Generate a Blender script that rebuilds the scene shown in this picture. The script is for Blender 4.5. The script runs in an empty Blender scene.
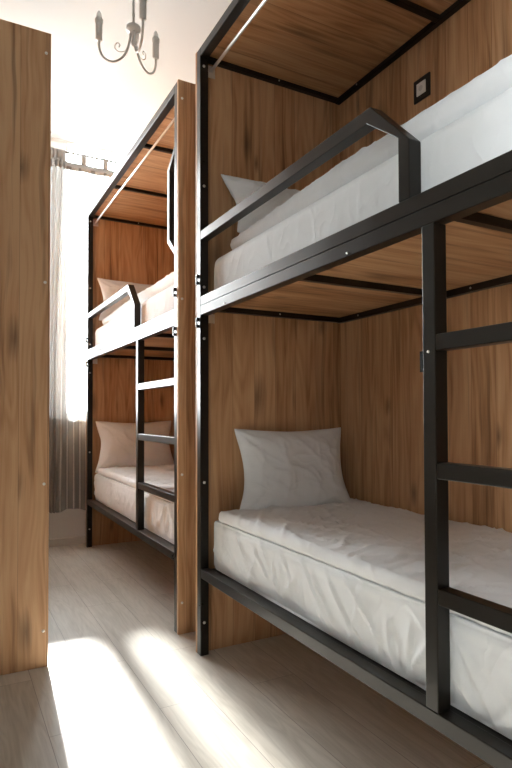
import bpy, bmesh, math, random
from mathutils import Vector, Matrix, noise
random.seed(4)
scene = bpy.context.scene
COL = scene.collection
R = math.radians

# ------------------------------------------------------------------ helpers
def link(name, me, mat=None, parent=None, smooth=False):
    o = bpy.data.objects.new(name, me)
    COL.objects.link(o)
    if mat is not None and not me.materials:
        me.materials.append(mat)
    if smooth:
        for p in me.polygons:
            p.use_smooth = True
    if parent is not None:
        o.parent = parent
    return o

def from_bm(name, bm, mat, parent=None, smooth=False):
    bmesh.ops.recalc_face_normals(bm, faces=bm.faces[:])
    me = bpy.data.meshes.new(name)
    bm.to_mesh(me)
    bm.free()
    return link(name, me, mat, parent, smooth)

def add_box(bm, x0, x1, y0, y1, z0, z1, bevel=0.0, seg=2):
    x0, x1 = min(x0, x1), max(x0, x1)
    y0, y1 = min(y0, y1), max(y0, y1)
    z0, z1 = min(z0, z1), max(z0, z1)
    g = bmesh.ops.create_cube(bm, size=1.0)
    vs = g['verts']
    for v in vs:
        v.co = Vector(((x0 + x1) / 2 + v.co.x * (x1 - x0), (y0 + y1) / 2 + v.co.y * (y1 - y0), (z0 + z1) / 2 + v.co.z * (z1 - z0)))
    if bevel > 0:
        es = list({e for v in vs for e in v.link_edges})
        bmesh.ops.bevel(bm, geom=es, offset=bevel, segments=seg, profile=0.5, affect='EDGES')

def box(name, x0, x1, y0, y1, z0, z1, mat, parent=None, bevel=0.0):
    bm = bmesh.new()
    add_box(bm, x0, x1, y0, y1, z0, z1, bevel)
    return from_bm(name, bm, mat, parent)

def prism(name, poly, x0, x1, mat, parent=None, bevel=0.0):
    """closed polygon in the YZ plane, extruded along X"""
    bm = bmesh.new()
    vs = [bm.verts.new((x0, y, z)) for (y, z) in poly]
    f = bm.faces.new(vs)
    r = bmesh.ops.extrude_face_region(bm, geom=[f])
    for v in [g for g in r['geom'] if isinstance(g, bmesh.types.BMVert)]:
        v.co.x = x1
    if bevel > 0:
        bmesh.ops.bevel(bm, geom=bm.edges[:], offset=bevel, segments=2, profile=0.5, affect='EDGES')
    return from_bm(name, bm, mat, parent)

def add_tube(bm, pts, rad, n=10, caps=True):
    pts = [Vector(p) for p in pts]
    rings = []
    up = Vector((0, 0, 1))
    prev = None
    for i, p in enumerate(pts):
        t = (pts[min(i + 1, len(pts) - 1)] - pts[max(i - 1, 0)]).normalized()
        if prev is None:
            a = t.cross(up)
            if a.length < 1e-4:
                a = t.cross(Vector((1, 0, 0)))
            a.normalize()
        else:
            a = (prev - t * prev.dot(t)).normalized()
        prev = a
        b = t.cross(a)
        r = rad[i] if isinstance(rad, (list, tuple)) else rad
        rings.append([bm.verts.new(p + a * (r * math.cos(2 * math.pi * k / n)) + b * (r * math.sin(2 * math.pi * k / n))) for k in range(n)])
    for i in range(len(rings) - 1):
        for k in range(n):
            bm.faces.new((rings[i][k], rings[i][(k + 1) % n], rings[i + 1][(k + 1) % n], rings[i + 1][k]))
    if caps:
        bm.faces.new(rings[0][::-1])
        bm.faces.new(rings[-1])

def tube(name, pts, rad, mat, parent=None, n=10):
    bm = bmesh.new()
    add_tube(bm, pts, rad, n)
    return from_bm(name, bm, mat, parent, True)

def catmull(pts, k=8):
    P = [Vector(p) for p in pts]
    P = [P[0] * 2 - P[1]] + P + [P[-1] * 2 - P[-2]]
    out = []
    for i in range(1, len(P) - 2):
        a, b, c, d = P[i - 1], P[i], P[i + 1], P[i + 2]
        for j in range(k):
            t = j / k
            out.append(0.5 * ((2 * b) + (c - a) * t + (2 * a - 5 * b + 4 * c - d) * t * t + (3 * b - a - 3 * c + d) * t ** 3))
    out.append(P[-2])
    return out

def lathe(name, prof, cx, cy, mat, parent=None, n=20):
    bm = bmesh.new()
    rings = []
    for r, z in prof:
        rings.append([bm.verts.new((cx + r * math.cos(2 * math.pi * k / n), cy + r * math.sin(2 * math.pi * k / n), z)) for k in range(n)])
    for i in range(len(rings) - 1):
        for k in range(n):
            bm.faces.new((rings[i][k], rings[i][(k + 1) % n], rings[i + 1][(k + 1) % n], rings[i + 1][k]))
    bm.faces.new(rings[0][::-1]); bm.faces.new(rings[-1])
    return from_bm(name, bm, mat, parent, True)

def empty(name, loc):
    o = bpy.data.objects.new(name, None)
    o.empty_display_size = 0.1
    COL.objects.link(o)
    o.location = loc
    return o

def tag(o, label=None, cat=None, group=None, kind=None):
    if label: o['label'] = label
    if cat: o['category'] = cat
    if group: o['group'] = group
    if kind: o['kind'] = kind
    return o

# ------------------------------------------------------------------ materials
def new_mat(name):
    m = bpy.data.materials.new(name)
    m.use_nodes = True
    nt = m.node_tree
    for n in list(nt.nodes):
        nt.nodes.remove(n)
    out = nt.nodes.new('ShaderNodeOutputMaterial')
    return m, nt, out

def N(nt, t, **kw):
    n = nt.nodes.new(t)
    for k, v in kw.items():
        setattr(n, k, v)
    return n

def plug(nt, inp, v):
    if isinstance(v, bpy.types.NodeSocket):
        nt.links.new(v, inp)
    else:
        inp.default_value = v

def M_(nt, op, a, b=None, c=None):
    n = N(nt, 'ShaderNodeMath', operation=op)
    plug(nt, n.inputs[0], a)
    if b is not None: plug(nt, n.inputs[1], b)
    if c is not None: plug(nt, n.inputs[2], c)
    return n.outputs[0]

def mixc(nt, fac, a, b, mode='MIX'):
    n = N(nt, 'ShaderNodeMix', data_type='RGBA', blend_type=mode)
    plug(nt, n.inputs[0], fac)
    plug(nt, n.inputs[6], a)
    plug(nt, n.inputs[7], b)
    return n.outputs[2]

def comb(nt, x, y, z):
    n = N(nt, 'ShaderNodeCombineXYZ')
    plug(nt, n.inputs[0], x); plug(nt, n.inputs[1], y); plug(nt, n.inputs[2], z)
    return n.outputs[0]

def noise_t(nt, vec, scale=1.0, detail=4.0, rough=0.55, dist=0.0):
    n = N(nt, 'ShaderNodeTexNoise')
    nt.links.new(vec, n.inputs['Vector'])
    n.inputs['Scale'].default_value = scale
    n.inputs['Detail'].default_value = detail
    n.inputs['Roughness'].default_value = rough
    n.inputs['Distortion'].default_value = dist
    return n.outputs[0]

def ramp(nt, fac, stops):
    n = N(nt, 'ShaderNodeValToRGB')
    while len(n.color_ramp.elements) < len(stops):
        n.color_ramp.elements.new(0.5)
    for e, (p, c) in zip(n.color_ramp.elements, stops):
        e.position = p
        e.color = c if len(c) == 4 else (*c, 1)
    nt.links.new(fac, n.inputs[0])
    return n.outputs[0]

def bsdf(nt, out, color, rough, spec=0.5, metal=0.0, bump=None, bump_s=0.2, bump_d=0.002, sheen=0.0):
    b = N(nt, 'ShaderNodeBsdfPrincipled')
    plug(nt, b.inputs['Base Color'], color if isinstance(color, bpy.types.NodeSocket) else (*color, 1))
    plug(nt, b.inputs['Roughness'], rough)
    b.inputs['Specular IOR Level'].default_value = spec
    b.inputs['Metallic'].default_value = metal
    if sheen:
        b.inputs['Sheen Weight'].default_value = sheen
    if bump is not None:
        bn = N(nt, 'ShaderNodeBump')
        bn.inputs['Strength'].default_value = bump_s
        bn.inputs['Distance'].default_value = bump_d
        nt.links.new(bump, bn.inputs['Height'])
        nt.links.new(bn.outputs[0], b.inputs['Normal'])
    nt.links.new(b.outputs[0], out.inputs[0])
    return b

def simple(name, color, rough=0.5, spec=0.5, metal=0.0):
    m, nt, out = new_mat(name)
    bsdf(nt, out, color, rough, spec, metal)
    return m

def wood(name, grain):
    """golden oak laminate; grain 'Z' = upright panels, 'X' = ceilings and decks"""
    m, nt, out = new_mat(name)
    tc = N(nt, 'ShaderNodeTexCoord')
    sp = N(nt, 'ShaderNodeSeparateXYZ')
    nt.links.new(tc.outputs['Object'], sp.inputs[0])
    oi = N(nt, 'ShaderNodeObjectInfo')
    if grain == 'Z':
        u = M_(nt, 'ADD', sp.outputs[0], sp.outputs[1]); g = sp.outputs[2]
    else:
        u = M_(nt, 'ADD', sp.outputs[1], sp.outputs[2]); g = sp.outputs[0]
    u = M_(nt, 'ADD', u, M_(nt, 'MULTIPLY', oi.outputs['Random'], 7.3))
    wob = noise_t(nt, comb(nt, M_(nt, 'MULTIPLY', u, 1.5), 0.0, M_(nt, 'MULTIPLY', g, 1.3)), 1.0, 2.0)
    # staves of irregular width
    ub = M_(nt, 'DIVIDE', M_(nt, 'ADD', u, 20.0), 0.115)
    fl = M_(nt, 'FLOOR', ub)
    wn = N(nt, 'ShaderNodeTexWhiteNoise', noise_dimensions='1D')
    nt.links.new(fl, wn.inputs['W'])
    stave = wn.outputs['Value']
    goff = M_(nt, 'ADD', g, M_(nt, 'MULTIPLY', stave, 9.0))
    uw = M_(nt, 'ADD', u, M_(nt, 'MULTIPLY', wob, 0.06))
    # cathedral rings
    ringbase = noise_t(nt, comb(nt, M_(nt, 'MULTIPLY', uw, 7.0), stave, M_(nt, 'MULTIPLY', goff, 0.75)), 1.0, 2.0, 0.5)
    ring = M_(nt, 'SINE', M_(nt, 'MULTIPLY', ringbase, 70.0))
    ring = M_(nt, 'MULTIPLY_ADD', ring, 0.5, 0.5)
    # fine pores
    fine = noise_t(nt, comb(nt, M_(nt, 'MULTIPLY', uw, 190.0), 0.0, M_(nt, 'MULTIPLY', goff, 5.0)), 1.0, 3.0, 0.6)
    mid = noise_t(nt, comb(nt, M_(nt, 'MULTIPLY', uw, 34.0), 0.0, M_(nt, 'MULTIPLY', goff, 1.4)), 1.0, 4.0, 0.6)
    big = noise_t(nt, comb(nt, M_(nt, 'MULTIPLY', uw, 6.0), 3.0, M_(nt, 'MULTIPLY', goff, 0.9)), 1.0, 3.0, 0.55)
    v = M_(nt, 'MULTIPLY', ring, 0.10)
    v = M_(nt, 'MULTIPLY_ADD', fine, 0.16, v)
    v = M_(nt, 'MULTIPLY_ADD', mid, 0.62, v)
    v = M_(nt, 'MULTIPLY_ADD', big, 0.45, v)
    v = M_(nt, 'MULTIPLY_ADD', stave, 0.13, v)
    v = M_(nt, 'ADD', v, 0.035)
    col = ramp(nt, v, [(0.48, WOOD[0]), (0.62, WOOD[1]), (0.75, WOOD[2]), (0.90, WOOD[3])])
    # dark mineral streaks and knots
    st = noise_t(nt, comb(nt, M_(nt, 'MULTIPLY', uw, 22.0), 9.0, M_(nt, 'MULTIPLY', goff, 0.9)), 1.0, 3.0, 0.6, 0.3)
    stm = ramp(nt, st, [(0.56, (0, 0, 0)), (0.70, (1, 1, 1))])
    col = mixc(nt, M_(nt, 'MULTIPLY', stm, 0.55), col, (*WOOD[4], 1))
    vo = N(nt, 'ShaderNodeTexVoronoi', voronoi_dimensions='2D')
    nt.links.new(comb(nt, M_(nt, 'MULTIPLY', uw, 4.6), M_(nt, 'MULTIPLY', goff, 1.7), 0.0), vo.inputs['Vector'])
    vo.inputs['Scale'].default_value = 1.0
    vc = N(nt, 'ShaderNodeSeparateColor'); nt.links.new(vo.outputs['Color'], vc.inputs[0])
    kd = M_(nt, 'ADD', M_(nt, 'MULTIPLY', vo.outputs['Distance'], M_(nt, 'MULTIPLY_ADD', vc.outputs[1], 1.2, 0.7)), M_(nt, 'MULTIPLY', mid, 0.30))
    kn = ramp(nt, kd, [(0.16, (1, 1, 1)), (0.32, (0, 0, 0))])
    kn = M_(nt, 'MULTIPLY', kn, M_(nt, 'GREATER_THAN', vc.outputs[0], 0.55))
    col = mixc(nt, M_(nt, 'MULTIPLY', kn, 0.62), col, (*WOOD[5], 1))
    # stave joints
    fr = M_(nt, 'FRACT', ub)
    jl = M_(nt, 'LESS_THAN', fr, 0.018)
    col = mixc(nt, M_(nt, 'MULTIPLY', jl, 0.45), col, (*WOOD[4], 1))
    bsdf(nt, out, col, 0.5, 0.35, bump=M_(nt, 'ADD', fine, mid), bump_s=0.12, bump_d=0.001)
    return m

WOOD = [(0.135, 0.060, 0.025), (0.335, 0.168, 0.076), (0.475, 0.260, 0.128), (0.56, 0.34, 0.185), (0.10, 0.045, 0.02), (0.05, 0.022, 0.011)]

def floor_mat():
    m, nt, out = new_mat('floor_planks')
    tc = N(nt, 'ShaderNodeTexCoord')
    sp = N(nt, 'ShaderNodeSeparateXYZ')
    nt.links.new(tc.outputs['Object'], sp.inputs[0])
    x, y = sp.outputs[0], sp.outputs[1]
    br = N(nt, 'ShaderNodeTexBrick', offset=0.37, offset_frequency=2)
    nt.links.new(comb(nt, M_(nt, 'ADD', y, 10.27), M_(nt, 'ADD', x, 3.8 - 0.299), 0.0), br.inputs['Vector'])
    br.inputs['Color1'].default_value = (0, 0, 0, 1); br.inputs['Color2'].default_value = (1, 1, 1, 1)
    br.inputs['Mortar'].default_value = (0.5, 0.5, 0.5, 1)
    br.inputs['Scale'].default_value = 1.0
    br.inputs['Mortar Size'].default_value = 0.0011
    br.inputs['Mortar Smooth'].default_value = 0.2
    br.inputs['Brick Width'].default_value = 1.28
    br.inputs['Row Height'].default_value = 0.19
    plank = N(nt, 'ShaderNodeSeparateColor'); nt.links.new(br.outputs['Color'], plank.inputs[0])
    pv = plank.outputs[0]
    yo = M_(nt, 'MULTIPLY_ADD', pv, 13.0, y)
    rb = noise_t(nt, comb(nt, M_(nt, 'MULTIPLY', x, 9.0), pv, M_(nt, 'MULTIPLY', yo, 1.1)), 1.0, 2.0, 0.5)
    ring = M_(nt, 'MULTIPLY_ADD', M_(nt, 'SINE', M_(nt, 'MULTIPLY', rb, 90.0)), 0.5, 0.5)
    fine = noise_t(nt, comb(nt, M_(nt, 'MULTIPLY', x, 150.0), 0.0, M_(nt, 'MULTIPLY', yo, 7.0)), 1.0, 3.0)
    mid = noise_t(nt, comb(nt, M_(nt, 'MULTIPLY', x, 22.0), 0.0, M_(nt, 'MULTIPLY', yo, 1.8)), 1.0, 4.0)
    v = M_(nt, 'MULTIPLY', ring, 0.08)
    v = M_(nt, 'MULTIPLY_ADD', fine, 0.25, v)
    v = M_(nt, 'MULTIPLY_ADD', mid, 0.5, v)
    v = M_(nt, 'MULTIPLY_ADD', pv, 0.12, v)
    col = ramp(nt, v, [(0.28, FLOORC[0]), (0.52, FLOORC[1]), (0.8, FLOORC[2])])
    col = mixc(nt, M_(nt, 'MULTIPLY', br.outputs['Fac'], 0.7), col, (0.12, 0.10, 0.085, 1))
    bsdf(nt, out, col, 0.42, 0.4, bump=v, bump_s=0.12, bump_d=0.001)
    return m
FLOORC = [(0.44, 0.405, 0.355), (0.61, 0.57, 0.51), (0.71, 0.67, 0.61)]

def plaster(name, c):
    m, nt, out = new_mat(name)
    tc = N(nt, 'ShaderNodeTexCoord')
    n = noise_t(nt, tc.outputs['Object'], 60.0, 3.0)
    n2 = noise_t(nt, tc.outputs['Object'], 1.5, 2.0)
    col = mixc(nt, n2, (c[0] * .97, c[1] * .97, c[2] * .97, 1), (*c, 1))
    bsdf(nt, out, col, 0.85, 0.2, bump=n, bump_s=0.05, bump_d=0.002)
    return m

def black_metal():
    m, nt, out = new_mat('black_powder_coat')
    tc = N(nt, 'ShaderNodeTexCoord')
    n = noise_t(nt, tc.outputs['Object'], 420.0, 2.0)
    n2 = noise_t(nt, tc.outputs['Object'], 6.0, 3.0)
    col = mixc(nt, n2, (0.009, 0.0075, 0.006, 1), (0.014, 0.0115, 0.0085, 1))
    rg = M_(nt, 'MULTIPLY_ADD', n2, 0.12, 0.24)
    bsdf(nt, out, col, rg, 0.32, bump=n, bump_s=0.06, bump_d=0.0006)
    return m

def cloth(name, c, weave=900.0):
    m, nt, out = new_mat(name)
    tc = N(nt, 'ShaderNodeTexCoord')
    n = noise_t(nt, tc.outputs['Object'], 300.0, 3.0)
    n2 = noise_t(nt, tc.outputs['Object'], 9.0, 4.0, 0.6, 0.6)
    col = mixc(nt, n2, (c[0] * .95, c[1] * .95, c[2] * .94, 1), (*c, 1))
    def rg(scale, dist, seed_):
        mp = N(nt, 'ShaderNodeMapping')
        mp.inputs['Location'].default_value = (seed_, seed_ * .7, 0)
        mp.inputs['Scale'].default_value = (1.0, 1.5, 1.0)
        nt.links.new(tc.outputs['Object'], mp.inputs[0])
        q = noise_t(nt, mp.outputs[0], scale, 1.5, 0.45, dist)
        q = M_(nt, 'MULTIPLY', M_(nt, 'ABSOLUTE', M_(nt, 'SUBTRACT', q, 0.5)), 9.0)
        return M_(nt, 'POWER', M_(nt, 'SUBTRACT', 1.0, M_(nt, 'MINIMUM', q, 1.0)), 1.6)
    h = M_(nt, 'MULTIPLY', n, 0.06)
    h = M_(nt, 'MULTIPLY_ADD', rg(3.2, 0.7, 1.3), 1.0, h)
    h = M_(nt, 'MULTIPLY_ADD', rg(7.5, 0.5, 4.1), 0.55, h)
    h = M_(nt, 'MULTIPLY_ADD', n2, 0.5, h)
    bsdf(nt, out, col, 0.85, 0.25, bump=h, bump_s=0.36, bump_d=0.005, sheen=0.15)
    return m

def sheer(name, c, tfac):
    m, nt, out = new_mat(name)
    tr = N(nt, 'ShaderNodeBsdfTransparent')
    tl = N(nt, 'ShaderNodeBsdfTranslucent'); tl.inputs[0].default_value = (*c, 1)
    df = N(nt, 'ShaderNodeBsdfDiffuse'); df.inputs[0].default_value = (*c, 1)
    a = N(nt, 'ShaderNodeMixShader'); a.inputs[0].default_value = 0.5
    nt.links.new(tl.outputs[0], a.inputs[1]); nt.links.new(df.outputs[0], a.inputs[2])
    b = N(nt, 'ShaderNodeMixShader'); lw = N(nt, 'ShaderNodeLayerWeight'); lw.inputs[0].default_value = 0.5
    nt.links.new(M_(nt, 'MULTIPLY', M_(nt, 'SUBTRACT', 1.0, lw.outputs['Facing']), tfac * 1.25), b.inputs[0])
    nt.links.new(a.outputs[0], b.inputs[1]); nt.links.new(tr.outputs[0], b.inputs[2])
    nt.links.new(b.outputs[0], out.inputs[0])
    return m

def pane_glass():
    m, nt, out = new_mat('window_glass')
    tr = N(nt, 'ShaderNodeBsdfTransparent'); tr.inputs[0].default_value = (0.96, 0.97, 0.965, 1)
    gl = N(nt, 'ShaderNodeBsdfGlossy'); gl.inputs['Roughness'].default_value = 0.02
    fr = N(nt, 'ShaderNodeFresnel'); fr.inputs[0].default_value = 1.45
    mx = N(nt, 'ShaderNodeMixShader')
    nt.links.new(fr.outputs[0], mx.inputs[0]); nt.links.new(tr.outputs[0], mx.inputs[1]); nt.links.new(gl.outputs[0], mx.inputs[2])
    nt.links.new(mx.outputs[0], out.inputs[0])
    return m

WOODZ = wood('oak_laminate_upright', 'Z')
WOODX = wood('oak_laminate_flat', 'X')
BLACK = black_metal()
FLOOR = floor_mat()
WALL = plaster('white_plaster', (0.84, 0.84, 0.83))
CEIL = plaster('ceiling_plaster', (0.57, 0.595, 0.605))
TRIM = simple('white_trim', (0.74, 0.72, 0.69), 0.45)
PVC = simple('white_window_frame', (0.82, 0.82, 0.81), 0.35)
SHEET = cloth('white_cotton_sheet', (0.80, 0.82, 0.84))
DUVET = cloth('white_duvet_cover', (0.785, 0.80, 0.82))
PILLOW = cloth('white_pillowcase', (0.785, 0.80, 0.82))
STEEL = simple('bolt_steel', (0.75, 0.74, 0.72), 0.3, 0.5, 0.8)
ALU = simple('aluminium_rod', (0.80, 0.79, 0.77), 0.35, 0.5, 0.6)
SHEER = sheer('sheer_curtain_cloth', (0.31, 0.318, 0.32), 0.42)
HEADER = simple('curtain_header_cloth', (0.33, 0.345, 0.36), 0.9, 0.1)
GLASS = pane_glass()
IVORY = simple('chandelier_paint', (0.52, 0.51, 0.49), 0.4)
BULB = simple('frosted_bulb', (0.88, 0.87, 0.84), 0.15)
SOCKET = simple('socket_plastic', (0.78, 0.77, 0.75), 0.3)
SCREEN = simple('black_plastic', (0.012, 0.012, 0.012), 0.35)

# ------------------------------------------------------------------ room
XL, XR, YB, YF, ZC = -0.47, 1.802, -1.5, 5.0, 3.40
def struct(o):
    o['kind'] = 'structure'
    return o
struct(box('floor', XL - .2, XR + .2, YB - .2, YF + .25, -0.1, 0.0, FLOOR))
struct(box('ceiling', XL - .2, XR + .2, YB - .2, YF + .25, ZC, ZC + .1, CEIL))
bm = bmesh.new()
LY0, LY1, LZ0, LZ1 = -1.3, -0.15, 1.0, 2.45  # wall opening made up for fill light, out of camera view
add_box(bm, XL - .2, XL, YB, LY0, 0, ZC)
add_box(bm, XL - .2, XL, LY1, YF, 0, ZC)
add_box(bm, XL - .2, XL, LY0, LY1, 0, LZ0)
add_box(bm, XL - .2, XL, LY0, LY1, LZ1, ZC)
struct(from_bm('wall_left', bm, WALL))
bm = bmesh.new()
for (a, b, c, d) in ((LY0, LY1, LZ0, LZ0 + .05), (LY0, LY1, LZ1 - .05, LZ1), (LY0, LY0 + .05, LZ0 + .05, LZ1 - .05), (LY1 - .05, LY1, LZ0 + .05, LZ1 - .05)):
    add_box(bm, XL - .13, XL - .07, a, b, c, d, .004)
sw = struct(from_bm('added_fill_window', bm, PVC))  # invented window, unseen by the camera, added to supply soft fill
box('pane', XL - .104, XL - .096, LY0 + .05, LY1 - .05, LZ0 + .05, LZ1 - .05, GLASS, sw)
struct(box('wall_right', XR, XR + .2, YB, YF, 0, ZC, WALL))

def wall_with_hole(name, y0, y1, hx0, hx1, hz0, hz1):
    bm = bmesh.new()
    add_box(bm, XL - .2, hx0, y0, y1, 0, ZC)
    add_box(bm, hx1, XR + .2, y0, y1, 0, ZC)
    add_box(bm, hx0, hx1, y0, y1, 0, hz0)
    if hz1 < ZC:
        add_box(bm, hx0, hx1, y0, y1, hz1, ZC)
    return struct(from_bm(name, bm, WALL))

def window(name, y, x0, x1, z0, z1, mull):
    bm = bmesh.new()
    t = 0.05
    add_box(bm, x0, x1, y - .03, y + .03, z0, z0 + t, .004)
    add_box(bm, x0, x1, y - .03, y + .03, z1 - t, z1, .004)
    add_box(bm, x0, x0 + t, y - .03, y + .03, z0 + t, z1 - t, .004)
    add_box(bm, x1 - t, x1, y - .03, y + .03, z0 + t, z1 - t, .004)
    for mx in mull:
        add_box(bm, mx - .095, mx + .095, y - .03, y + .03, z0 + t, z1 - t, .004)
    w = struct(from_bm(name, bm, PVC))
    xs = [x0 + t] + [v for mx in mull for v in (mx - .095, mx + .095)] + [x1 - t]
    for i in range(0, len(xs), 2):
        box('pane', xs[i], xs[i + 1], y - .004, y + .004, z0 + t, z1 - t, GLASS, w)
    return w

WX0, WX1, WZ0, WZ1 = -0.26, 1.70, 1.04, 3.40
wall_with_hole('wall_far', YF, YF + .25, WX0, WX1, WZ0, WZ1)
window('window_1', YF + .12, WX0, WX1, WZ0, WZ1 + .03, [0.77])
struct(box('trim_1', WX0 - .03, WX1 + .03, YF - .02, YF + .09, WZ0 - .03, WZ0, TRIM, None, .004))   # window sill board
struct(box('baseboard_far', XL, XR, YF - .026, YF, 0, 0.06, TRIM, None, .003))
struct(box('wall_near', XL - .2, XR + .2, YB - .2, YB, 0, ZC, plaster('taupe_plaster', (0.30, 0.28, 0.255))))

# ------------------------------------------------------------------ bunk beds
LEN, W = 2.175, 0.80
def bolt(parent, x, y, z, axis, r=0.0065):
    """small round bolt cap on a face that looks along axis"""
    bm = bmesh.new()
    a = Vector(axis)
    p = Vector((x, y, z))
    add_tube(bm, [p - a * .001, p + a * .0022, p + a * .0038], [r, r, r * .55], 12)
    return from_bm('bolt_cap', bm, STEEL, parent, True)

def bunk(x, yfar, label, s=1.0, detail=True):
    t = empty('bunk_bed', (x, yfar, 0))
    tag(t, label, 'bunk bed', 'bunk beds of the dormitory')
    B = .0025
    def P(name, x0, x1, y0, y1, z0, z1, mat=BLACK, parent=t, bevel=B):
        return box(name, s * x0, s * x1, y0, y1, z0, z1, mat, parent, bevel)
    # wooden cladding
    if detail:
        P('end_panel', 0, W + .017, -.018, 0, 0, 2.732, WOODZ, t, .001)
    npn = P('end_panel', 0, W + .017, -LEN, -LEN + .018, 0, 2.732, WOODZ, t, .001)
    P('back_panel', W - .001, W + .017, -LEN + .018, -.018, 0, 2.732, WOODZ, t, 0)
    P('ceiling_panel', .012, W - .001, -LEN + .018, -.018, 2.712, 2.73, WOODX, t, 0)
    P('upper_deck_panel', .04, W - .001, -LEN + .018, -.018, 1.566, 1.58, WOODX, t, 0)
    P('lower_deck_panel', .085, W - .001, -LEN + .018, -.018, .362, .378, WOODX, t, 0)
    # front posts
    ya, yb = -.018, -.058
    yc, yd = -LEN + .058, -LEN + .018
    pf = P('post', 0, .04, yb, ya, 0, 2.73)
    pn = P('post', 0, .04, yd, yc, 0, 2.73)
    # front rails
    P('top_rail', 0, .04, yc, yb, 2.69, 2.73)
    ur = P('side_rail', 0, .04, yc, yb, 1.5575, 1.598)
    P('rail_ledge', .04, .085, yc, yb, .368, .379, BLACK, t, .001)
    lr = P('side_rail', 0, .04, yc, yb, 1.515, 1.5560)
    P('bed_rail', 0, .04, yc, yb, .345, .385)
    # thin frames under the panels: back bars, end bars and cross bars
    for z0, z1 in ((2.69, 2.713), (1.540, 1.567), (.340, .363)):
        bb = P('back_bar', W - .027, W - .001, yd, ya, z0, z1, BLACK, t, .0015)
        for k, y in enumerate((ya - .025, -.755, -1.475, yd)):
            cb = P('cross_bar', .04, W - .027, y, y + .025, z0 + .002, z1, BLACK, t, .0015)
            if detail and k == 0 and z0 > 1:
                bolt(cb, s * .42, y, (z0 + z1) / 2 + .001, (0, -1, 0), .004)
        if detail and z0 > 1:
            for y in (-.2, -.9):
                bolt(bb, s * (W - .027), y, (z0 + z1) / 2, (-s, 0, 0), .004)
    # ladder: one stile, three rungs running to the post
    st = P('ladder', 0, .04, -1.483, -1.443, .385, 1.515)
    for zc in (1.235, .938, .650):
        P('rung', .002, .038, yc, -1.483, zc - .019, zc + .019, BLACK, st)
    # guard rail with a chamfered corner
    z1, z0 = 1.893, 1.853
    q = .04 * math.tan(R(22.5))
    poly = [(yb, z0), (yb, z1), (-1.255, z1), (-1.403, z1 - .148), (-1.403, 1.598), (-1.363, 1.598),
            (-1.363, z1 - .148 + q - .0), (-1.255 + q - .0, z0)]
    prism('guard_rail', poly, 0, s * .04, BLACK, t, .0025)
    # grab handle on the near post
    a, b = yc, yc + .105
    poly = [(a, 2.42), (b, 2.335), (b, 1.955), (a, 1.87), (a, 1.905), (b - .03, 1.968), (b - .03, 2.322), (a, 2.385)]
    prism('grab_handle', poly, 0, s * .03, BLACK, t, .002)
    # privacy curtain rods
    rod = tube('curtain_rod', [(s * .066, ya, 2.655), (s * .066, yd, 2.655)], .0068, ALU, t)
    P('rod_bracket', .045, .088, ya - .006, ya, 2.628, 2.682, STEEL, rod, .001)
    P('corner_plate', .046, .085, ya - .005, ya, 1.488, 1.530, STEEL, t, .001)
    # clasps on the front of the posts
    for post, y in ((pf, yb + .014), (pn, yd + .014)) if detail else ():
        for z in (1.655, 1.460):
            bm = bmesh.new()
            add_box(bm, 0, -s * .012, y, y + .016, z + .029, z + .045, .002)
            add_box(bm, 0, -s * .012, y, y + .016, z, z + .013, .002)
            add_box(bm, -s * .007, -s * .013, y + .002, y + .014, z + .004, z + .041, .001)
            from_bm('clasp', bm, SCREEN, post)
    bm = bmesh.new()
    y = -1.443
    add_box(bm, s * .012, s * .022, y, y + .02, 1.170, 1.176)
    add_box(bm, s * .012, s * .022, y, y + .02, 1.214, 1.220)
    add_box(bm, s * .012, s * .022, y + .016, y + .022, 1.170, 1.220)
    from_bm('clasp', bm, SCREEN, st)
    bolt(st, 0, -1.463, 1.215, (-s, 0, 0), .0035)
    # bolts
    for z in (2.648, 2.10, 1.642, 1.41, .766, .146):
        bolt(pf, s * .018, yb, z, (0, -1, 0))
    for z in (2.64, 1.64, .775, .152):
        bolt(npn, s * .02, -LEN, z, (0, -1, 0))
    for y in (-.32, -1.15):
        bolt(lr, 0, y, 1.524, (-s, 0, 0), .0035)
    return t, pf

YN, YFB = 2.463, 4.867
near, _ = bunk(0.98, YN, 'large black-framed wooden bunk bed in the right foreground, nearest the viewer')
far, _ = bunk(0.98, YFB, 'black-framed wooden bunk bed standing beyond the foreground bunk, by the window')
left, _ = bunk(0.377, 2.635 + LEN, 'bunk bed at left showing only its tall oak end panel', -1.0, False)

# power socket on the back panel of the near bunk
bx = W - .001
sock = box('power_socket', bx - .008, bx, 1.788 - YN, 1.884 - YN, 2.425, 2.523, SCREEN, near, .002)
ins = box('socket_insert', bx - .012, bx - .007, 1.809 - YN, 1.863 - YN, 2.447, 2.501, SOCKET, sock, .002)
bm = bmesh.new()
add_tube(bm, [(bx - .0128, 1.836 - YN, 2.474), (bx - .0118, 1.836 - YN, 2.474)], [.012, .012], 20)
from_bm('socket_hole', bm, simple('socket_well', (.62, .61, .60), .4), ins)

# ------------------------------------------------------------------ bedding
def ridge(v, k=2.5):
    return (1.0 - min(1.0, abs(noise.noise(v)) * 1.9)) ** k

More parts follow.
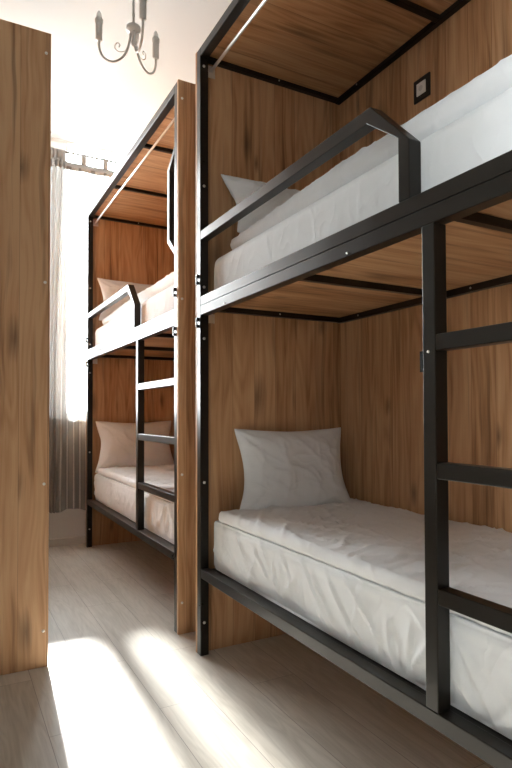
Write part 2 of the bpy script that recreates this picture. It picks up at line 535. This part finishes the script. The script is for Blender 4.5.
def softbox(name, x0, x1, y0, y1, z0, z1, r, step, fn, mat):
    """rounded box as a dense skin, pushed along its normal by fn(p, n)"""
    ax = [(x0, x1), (y0, y1), (z0, z1)]
    cnt = [max(2, int(round((b - a) / step))) for a, b in ax]
    verts, faces, idx = [], [], {}
    def vid(i, j, k):
        key = (i, j, k)
        if key not in idx:
            p = Vector([a + (b - a) * c / n for (a, b), c, n in zip(ax, key, cnt)])
            c = Vector([min(max(p[q], ax[q][0] + r), ax[q][1] - r) for q in range(3)])
            d = p - c
            n = d.normalized() if d.length > 1e-9 else Vector((0, 0, 1))
            pp = c + n * r if d.length > 1e-9 else p
            idx[key] = len(verts)
            off = fn(pp, n)
            verts.append(pp + (off if isinstance(off, Vector) else n * off))
        return idx[key]
    nx, ny, nz = cnt
    def quad(a, b, c, d):
        faces.append((vid(*a), vid(*b), vid(*c), vid(*d)))
    for i in range(nx):
        for j in range(ny):
            quad((i, j, 0), (i, j + 1, 0), (i + 1, j + 1, 0), (i + 1, j, 0))
            quad((i, j, nz), (i + 1, j, nz), (i + 1, j + 1, nz), (i, j + 1, nz))
    for i in range(nx):
        for k in range(nz):
            quad((i, 0, k), (i + 1, 0, k), (i + 1, 0, k + 1), (i, 0, k + 1))
            quad((i, ny, k), (i, ny, k + 1), (i + 1, ny, k + 1), (i + 1, ny, k))
    for j in range(ny):
        for k in range(nz):
            quad((0, j, k), (0, j, k + 1), (0, j + 1, k + 1), (0, j + 1, k))
            quad((nx, j, k), (nx, j + 1, k), (nx, j + 1, k + 1), (nx, j, k + 1))
    me = bpy.data.meshes.new(name)
    me.from_pydata([tuple(v) for v in verts], [], faces)
    me.update()
    return link(name, me, mat, None, True)

def crease(v, sharp=9.0):
    """a narrow raised fold along the zero line of a warped noise"""
    a = abs(noise.noise(v))
    return math.exp(-a * sharp)

def fold_list(seed, n, span, rng):
    """explicit folds: (centre y, lean, width, height, start h, end h, sharp side)"""
    rnd = random.Random(seed)
    out = []
    for i in range(n):
        y = -span * (i + rnd.random()) / n
        lean = rnd.uniform(-.04, .30) if rnd.random() < .75 else rnd.uniform(-.22, 0)
        out.append((y, lean, rnd.uniform(.006, .024), rnd.uniform(*rng), rnd.uniform(-.2, .25), rnd.uniform(.6, 1.25), rnd.choice((-1, 1))))
    return out

def bellside(d, w):
    return math.exp(-d / w) if d > 0 else math.exp(-(d / (w * .4)) ** 2)

def sheet_fn(yfar, seed, z0, z1, amp, n_folds):
    folds = fold_list(seed, n_folds, LEN, (.45, 1.0))
    def fn(p, n):
        o = 0.0
        if n.x < -0.25:                                   # the side towards the aisle: only ever drawn in
            h = (p.z - z0) / (z1 - z0)
            y = p.y - yfar + .012 * noise.noise(Vector((p.y * 6, h * 2, seed)))
            for (yc, lean, w, a, h0, h1, sd) in folds:
                d = (y - yc - lean * (h - .5)) * sd
                if abs(d) > .14: continue
                t = min(1.0, max(0.0, (h - h0) / .2)) * min(1.0, max(0.0, (h1 - h) / .3))
                o += amp * a * bellside(d, w) * t
            o += amp * .55 * noise.noise(Vector((p.y * 3.1, h * 1.2, seed + 3)))
            o -= .0022 * math.exp(-((h - .80) / .03) ** 2)
            o = max(-.019, min(o - amp * 1.0, 0.0)) * min(1.0, (-n.x - .25) * 2.0)
            return Vector((-o, 0, 0))
        elif n.z > 0.3:
            o += .003 * ridge(Vector((p.x * 6, p.y * 4, seed)))
        else:
            o += .002 * noise.noise(Vector((p.x * 9, p.y * 9, p.z * 9)))
        return o
    return fn

def duvet_fn(yfar, seed, amp, n_cr, crest=None):
    rnd = random.Random(seed)
    cr = []
    for i in range(n_cr):
        a = rnd.gauss(0.15, .45)
        if rnd.random() < .25: a += 1.3
        cr.append((rnd.uniform(1.03, 1.78), yfar - LEN * (i + rnd.random()) / n_cr, math.cos(a), math.sin(a),
                   rnd.uniform(.10, .32), rnd.uniform(.005, .016), rnd.uniform(.3, 1.0), rnd.choice((-1, 1))))
    def fn(p, n):
        o = 0.0
        if n.z > -0.2:
            wob = .010 * noise.noise(Vector((p.x * 7, p.y * 7, seed)))
            for (cx, cy, ca, sa, ln, w, a, sd) in cr:
                dy = p.y - cy
                if abs(dy) > .42: continue
                dx = p.x - cx
                al = dx * ca + dy * sa
                q = abs(al) / ln
                if q >= 1: continue
                d = (-dx * sa + dy * ca + wob) * sd
                if abs(d) > .10: continue
                o += amp * a * bellside(d, w) * (1 - q * q)
            o += amp * .8 * noise.noise(Vector((p.x * 4, p.y * 3, seed + 9)))
            o -= amp * .4
            if crest:
                o += crest(p) * max(0.0, n.z)
        if n.x < -0.4:
            o = o * .45 + amp * .25 * crease(Vector((p.y * 12.0, p.z * 12, seed + 1)), 5.0)
        return o
    return fn

def pillow(loc, w, h, th, tilt, yaw, seed, label, roll=0.0):
    nu, nv = 72, 52
    verts, faces = [], []
    def pt(i, j, side):
        u = -1 + 2 * i / nu; v = -1 + 2 * j / nv
        px = u * (w / 2) * (1 - .03 * v) * (1 - .13 * (1 - v * v) ** 1.5 + .015 * noise.noise(Vector((v * 2, seed, 1))))
        py = v * (h / 2) * (1 - .085 * (1 - u * u) ** 1.5 + .02 * noise.noise(Vector((u * 2, seed, 5))))
        e = max(0.0, (1 - abs(u) ** 2.6)) ** .62 * max(0.0, (1 - abs(v) ** 2.6)) ** .62
        z = th / 2 * e * (1 + .12 * -v)
        edge = max(abs(u), abs(v))
        wr = .0085 * crease(Vector((u * 1.8 + v * .7, v * 1.3 - u * .5, seed + side)), 6) + .005 * crease(Vector((u * 4 + v, v * 3.0, seed + 3 + side)), 6)
        # gathers running in from the corners
        cu = (1 - abs(u)); cv = (1 - abs(v))
        ang = math.atan2(cv * h, cu * w + 1e-6)
        wr += .010 * math.sin(ang * 11 + seed) * math.exp(-2.6 * math.hypot(cu, cv)) 
        z += wr * min(1.0, (1 - edge) * 5)
        flange = .0025
        return Vector((px, py, side * (z + flange)))
    n1 = (nu + 1) * (nv + 1)
    for side in (1, -1):
        for j in range(nv + 1):
            for i in range(nu + 1):
                verts.append(pt(i, j, side))
    def a(i, j, s): return s * n1 + j * (nu + 1) + i
    for j in range(nv):
        for i in range(nu):
            faces.append((a(i, j, 0), a(i + 1, j, 0), a(i + 1, j + 1, 0), a(i, j + 1, 0)))
            faces.append((a(i, j, 1), a(i, j + 1, 1), a(i + 1, j + 1, 1), a(i + 1, j, 1)))
    for i in range(nu):
        faces.append((a(i, 0, 0), a(i, 0, 1), a(i + 1, 0, 1), a(i + 1, 0, 0)))
        faces.append((a(i, nv, 0), a(i + 1, nv, 0), a(i + 1, nv, 1), a(i, nv, 1)))
    for j in range(nv):
        faces.append((a(0, j, 0), a(0, j + 1, 0), a(0, j + 1, 1), a(0, j, 1)))
        faces.append((a(nu, j, 0), a(nu, j, 1), a(nu, j + 1, 1), a(nu, j + 1, 0)))
    me = bpy.data.meshes.new('pillow')
    me.from_pydata([tuple(v) for v in verts], [], faces)
    me.update()
    o = link('pillow', me, PILLOW, None, True)
    # local: x = width, y = height, z = thickness; stand it up facing the viewer and lean it back
    o.matrix_world = (Matrix.Translation(loc) @ Matrix.Rotation(yaw, 4, 'Z') @ Matrix.Rotation(R(90) - tilt, 4, 'X') @ Matrix.Rotation(roll, 4, 'Z'))
    return tag(o, label, 'pillow', 'white pillows on the bunks')

def berth(yfar, upper, seed, step, lab_m, lab_d):
    ya = yfar - .064
    yz = yfar - LEN + .064
    if upper:
        z0, z1, d0, d1 = 1.581, 1.775, 1.772, 1.872
        def crest(p):
            t = (yfar - .16 - p.y) / .75           # low beside the pillow, full towards the foot
            t = min(1.0, max(0.0, t))
            return -.085 * (1 - t * t * (3 - 2 * t))
        m = softbox('mattress', 1.026, 1.775, yz, ya, z0, z1, .045, step, sheet_fn(yfar, seed, z0, z1, .0032, 6 if yfar < 3 else 26), SHEET)
        d = softbox('duvet', 1.060, 1.775, yz + .01, ya - .10, d0, d1, .048, step, duvet_fn(yfar, seed + 20, .012, 80, crest), DUVET)
    else:
        z0, z1, d0, d1 = .3805, .594, .592, .648
        m = softbox('mattress', 1.0225, 1.775, yz, ya, z0, z1, .026, step, sheet_fn(yfar, seed, z0, z1, .016, 44), SHEET)
        d = softbox('duvet', 1.040, 1.775, yz + .01, ya - .035, d0, d1, .026, step, duvet_fn(yfar, seed + 20, .012, 170), DUVET)
    tag(m, lab_m, 'mattress', 'mattresses in white fitted sheets')
    tag(d, lab_d, 'duvet', 'white duvets on the bunks')

berth(YN, False, 1.0, .0095, 'mattress in a creased white sheet on the foreground bunk, lower berth',
      'rumpled white duvet spread over the lower berth of the foreground bunk')
berth(YN, True, 5.0, .011, 'mattress in a smooth white sheet behind the foreground bunk guard rail, upper berth',
      'white duvet on the upper berth of the foreground bunk, under the wall socket')
berth(YFB, False, 11.0, .013, 'mattress in a creased white sheet behind the far bunk ladder, lower berth',
      'white duvet on the lower berth of the far bunk by the window')
berth(YFB, True, 17.0, .014, 'mattress in a white sheet behind the far bunk guard rail, upper berth',
      'white duvet on the upper berth of the far bunk by the window')

pillow((1.432, 2.345, .798), .585, .42, .16, R(13), R(-5), 2.0, 'white pillow standing against the headboard of the foreground lower berth')
pillow((1.37, 2.30, 1.997), .60, .40, .14, R(34), R(2), 6.0, 'white pillow on the upper berth of the foreground bunk, half behind the guard rail', R(-2))
pillow((1.36, 4.75, .812), .655, .42, .15, R(13), R(-2), 9.0, 'white pillow behind the far bunk ladder on the lower berth')
pillow((1.37, 4.73, 2.005), .655, .40, .14, R(22), R(0), 14.0, 'white pillow behind the far bunk guard rail on the upper berth')

# ------------------------------------------------------------------ curtain and rods
def curtain():
    y0 = 4.945
    root = empty('sheer_curtain', (1.2, y0, 0.28))
    tag(root, 'sheer white tab-top curtain hanging at the bright window beside the far bunk', 'curtain')
    nu, nz = 300, 60
    verts, faces = [], []
    zt, zb = 3.125, .29
    for k in range(nz + 1):
        f = k / nz
        z = zt + (zb - zt) * f
        for i in range(nu + 1):
            q = i / nu
            # the left third of the cloth is gathered into a bundle
            if q < .36:
                e = q / .36
                xw = .115 - .055 * min(1, f * 1.8)
                x = .705 + xw * e
                amp = .024
                ph = e * 2 * math.pi * 2.5
            else:
                e = (q - .36) / .64
                x = .82 - .055 * min(1, f * 1.8) * (1 - e) + e * .90
                amp = .004 + .017 * min(1, f * 1.6)
                ph = 2.5 * 2 * math.pi + e * 2 * math.pi * 9 + .9 * noise.noise(Vector((e * 6, f * 1.0, 2)))
            y = amp * math.sin(ph) + .006 * noise.noise(Vector((x * 9, f * 2, 5)))
            zz = z + (.012 * math.sin(x * 23) if k == nz else 0)
            verts.append((x - 1.2, y, zz - .28))
    for k in range(nz):
        for i in range(nu):
            a = k * (nu + 1) + i
            faces.append((a, a + 1, a + nu + 2, a + nu + 1))
    me = bpy.data.meshes.new('sheer_panel')
    me.from_pydata(verts, [], faces); me.update()
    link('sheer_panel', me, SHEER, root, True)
    # header band
    verts, faces = [], []
    for k in range(3):
        z = 3.165 - .065 * k / 2
        for i in range(121):
            q = i / 120
            if q < .3:
                e = q / .3
                x = .705 + .115 * e; y = .022 * math.sin(e * 2 * math.pi * 3.5); zz = z
            else:
                e = (q - .3) / .7
                x = .82 + .9 * e; y = .022 * math.sin(3.5 * 2 * math.pi + 0) * (1 - e)
                sag = abs(math.sin((x - .79) / .18 * math.pi))
                y += .006 * sag
                zz = z - .006 * sag
            verts.append((x - 1.2, y - .003, zz - .28))
    for k in range(2):
        for i in range(120):
            a = k * 121 + i
            faces.append((a, a + 1, a + 122, a + 121))
    me = bpy.data.meshes.new('header_band')
    me.from_pydata(verts, [], faces); me.update()
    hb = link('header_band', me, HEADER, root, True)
    so = hb.modifiers.new('thick', 'SOLIDIFY'); so.thickness = .003
    # tabs looped over the rod
    for i, xc in enumerate((.715, .745, .772, .80, .97, 1.15, 1.33, 1.51, 1.69)):
        bm = bmesh.new()
        hw = .019
        pth = [(-.006, 3.155), (-.011, 3.225), (-.010, 3.243), (0, 3.2515), (.010, 3.243), (.011, 3.225), (.004, 3.155)]
        prev = None
        for (yy, zz) in pth:
            cur = [bm.verts.new((xc - hw - 1.2, yy, zz - .28)), bm.verts.new((xc + hw - 1.2, yy, zz - .28))]
            if prev:
                bm.faces.new((prev[0], prev[1], cur[1], cur[0]))
            prev = cur
        tb = from_bm('tab', bm, HEADER, root, True)
        so = tb.modifiers.new('thick', 'SOLIDIFY'); so.thickness = .002
curtain()
rodm = simple('dark_rod_metal', (.10, .09, .08), .4, .5, .5)
rd = tube('curtain_rod', [(XL + .004, 4.945, 3.238), (XR - .004, 4.945, 3.238)], .008, rodm)
tag(rd, 'thin dark curtain rod carrying the sheer tab-top curtain under the ceiling', 'curtain rod')
rd2 = tube('curtain_rod', [(XL + .004, 4.945, 3.375), (.71, 4.945, 3.375)], .007, rodm)
tag(rd2, 'short dark upper rod whose tip peeks past the left oak panel', 'curtain rod')

# ------------------------------------------------------------------ chandelier
def chandelier():
    cx, cy = .808, 2.880
    c = empty('chandelier', (cx, cy, ZC))
    tag(c, 'small ivory three-armed candle chandelier hanging from the ceiling', 'chandelier')
    def L(z): return z - ZC + .083
    lathe('stem', [(.0065, L(2.95)), (.0065, L(3.02)), (.009, L(3.03)), (.0065, L(3.04)), (.0065, -.05)], 0, 0, IVORY, c, 14)
    lathe('ceiling_rose', [(.010, -.055), (.03, -.045), (.052, -.02), (.055, 0)], 0, 0, IVORY, c, 24)
    lathe('hub', [(.004, L(2.862)), (.011, L(2.868)), (.012, L(2.885)), (.008, L(2.90)), (.009, L(2.925)), (.016, L(2.935)), (.034, L(2.943)),
                  (.038, L(2.952)), (.036, L(2.966)), (.014, L(2.972)), (.008, L(2.985))], 0, 0, IVORY, c, 24)
    yaw = R(29.03)
    for ang in (180, 62, -62):
        al = R(ang) - yaw                     # camera-right is (cos yaw, -sin yaw)
        d = Vector((math.cos(al), math.sin(al), 0))
        def rz(r, z): return d * r + Vector((0, 0, L(z)))
        pts = catmull([rz(.014, 2.945), rz(.020, 2.89), rz(.040, 2.83), rz(.075, 2.795), rz(.115, 2.788), rz(.155, 2.812), rz(.174, 2.855), rz(.176, 2.902)], 7)
        arm = tube('arm', pts, .0062, IVORY, c, 10)
        sc = catmull([rz(.030, 2.856), rz(.048, 2.840), rz(.072, 2.838), rz(.092, 2.852), rz(.094, 2.872), rz(.082, 2.884), rz(.071, 2.877), rz(.070, 2.866), rz(.077, 2.862)], 7)
        tube('scroll', sc, .0024, IVORY, arm, 8)
        p = rz(.176, 2.9)
        lathe('candle_sleeve', [(.012, L(2.896)), (.0175, L(2.900)), (.0175, L(2.978)), (.0155, L(2.982)), (.021, L(2.988)), (.021, L(3.004)), (.016, L(3.012))], p.x, p.y, IVORY, arm, 18)
        lathe('bulb', [(.010, L(3.010)), (.0140, L(3.020)), (.0130, L(3.030)), (.008, L(3.042)), (.003, L(3.049))], p.x, p.y, BULB, arm, 16)
chandelier()

# ------------------------------------------------------------------ light
w = bpy.data.worlds.new('sky'); scene.world = w
w.use_nodes = True
bg = w.node_tree.nodes['Background']
bg.inputs[0].default_value = (0.95, 0.98, 1.0, 1)
bg.inputs[1].default_value = 13.0

sun = bpy.data.lights.new('sun', 'SUN')
sun.energy = 28.0
sun.angle = R(3.8)
sun.color = (1.0, 0.975, 0.93)
so = bpy.data.objects.new('sun', sun); COL.objects.link(so)
el, az = R(24.7), R(2.0)
dv = Vector((-math.sin(az) * math.cos(el), -math.cos(az) * math.cos(el), -math.sin(el)))
so.rotation_euler = dv.to_track_quat('-Z', 'Y').to_euler()
so.location = (1, 9, 5)

def portal(name, sx_, sy_, loc, d):
    l = bpy.data.lights.new(name, 'AREA')
    l.shape = 'RECTANGLE'; l.size = sx_; l.size_y = sy_
    l.cycles.is_portal = True
    o = bpy.data.objects.new(name, l); COL.objects.link(o)
    o.location = loc
    o.rotation_euler = Vector(d).to_track_quat('-Z', 'Z').to_euler()
    # the track's up axis leaves local Y pointing along world Z
    o.rotation_euler = Matrix((Vector(d).cross(Vector((0, 0, 1))), Vector((0, 0, 1)), -Vector(d))).transposed().to_euler()
portal('window_portal', WX1 - WX0, WZ1 - WZ0, ((WX0 + WX1) / 2, YF + .2, (WZ0 + WZ1) / 2), (0, -1, 0))
portal('window_portal', LY1 - LY0, LZ1 - LZ0, (XL - .17, (LY0 + LY1) / 2, (LZ0 + LZ1) / 2), (1, 0, 0))  # sky sampling through the added fill window

# ------------------------------------------------------------------ camera
cam = bpy.data.cameras.new('camera')
cam.sensor_fit = 'HORIZONTAL'; cam.sensor_width = 36.0
f, yaw, pit, roll, sx, sy = CAMP = (578.08, R(29.0298), R(1.2519), R(-0.1833), 13.959, 17.516)
cam.lens = f * 36.0 / 512
cam.shift_x = -sx / 512; cam.shift_y = sy / 512
cam.clip_start = .02
co = bpy.data.objects.new('camera', cam); COL.objects.link(co)
Fv = Vector((math.sin(yaw) * math.cos(pit), math.cos(yaw) * math.cos(pit), math.sin(pit)))
Rv = Vector((math.cos(yaw), -math.sin(yaw), 0)); Uv = Rv.cross(Fv)
R2 = Rv * math.cos(roll) + Uv * math.sin(roll); U2 = Uv * math.cos(roll) - Rv * math.sin(roll)
mw = Matrix((R2, U2, -Fv)).transposed().to_4x4()
mw.translation = Vector((0, 0, 1.07))
co.matrix_world = mw
scene.camera = co

vs = scene.view_settings
vs.view_transform = 'Standard'; vs.look = 'None'; vs.gamma = 1.0
vs.use_curve_mapping = False
vs.exposure = 1.1
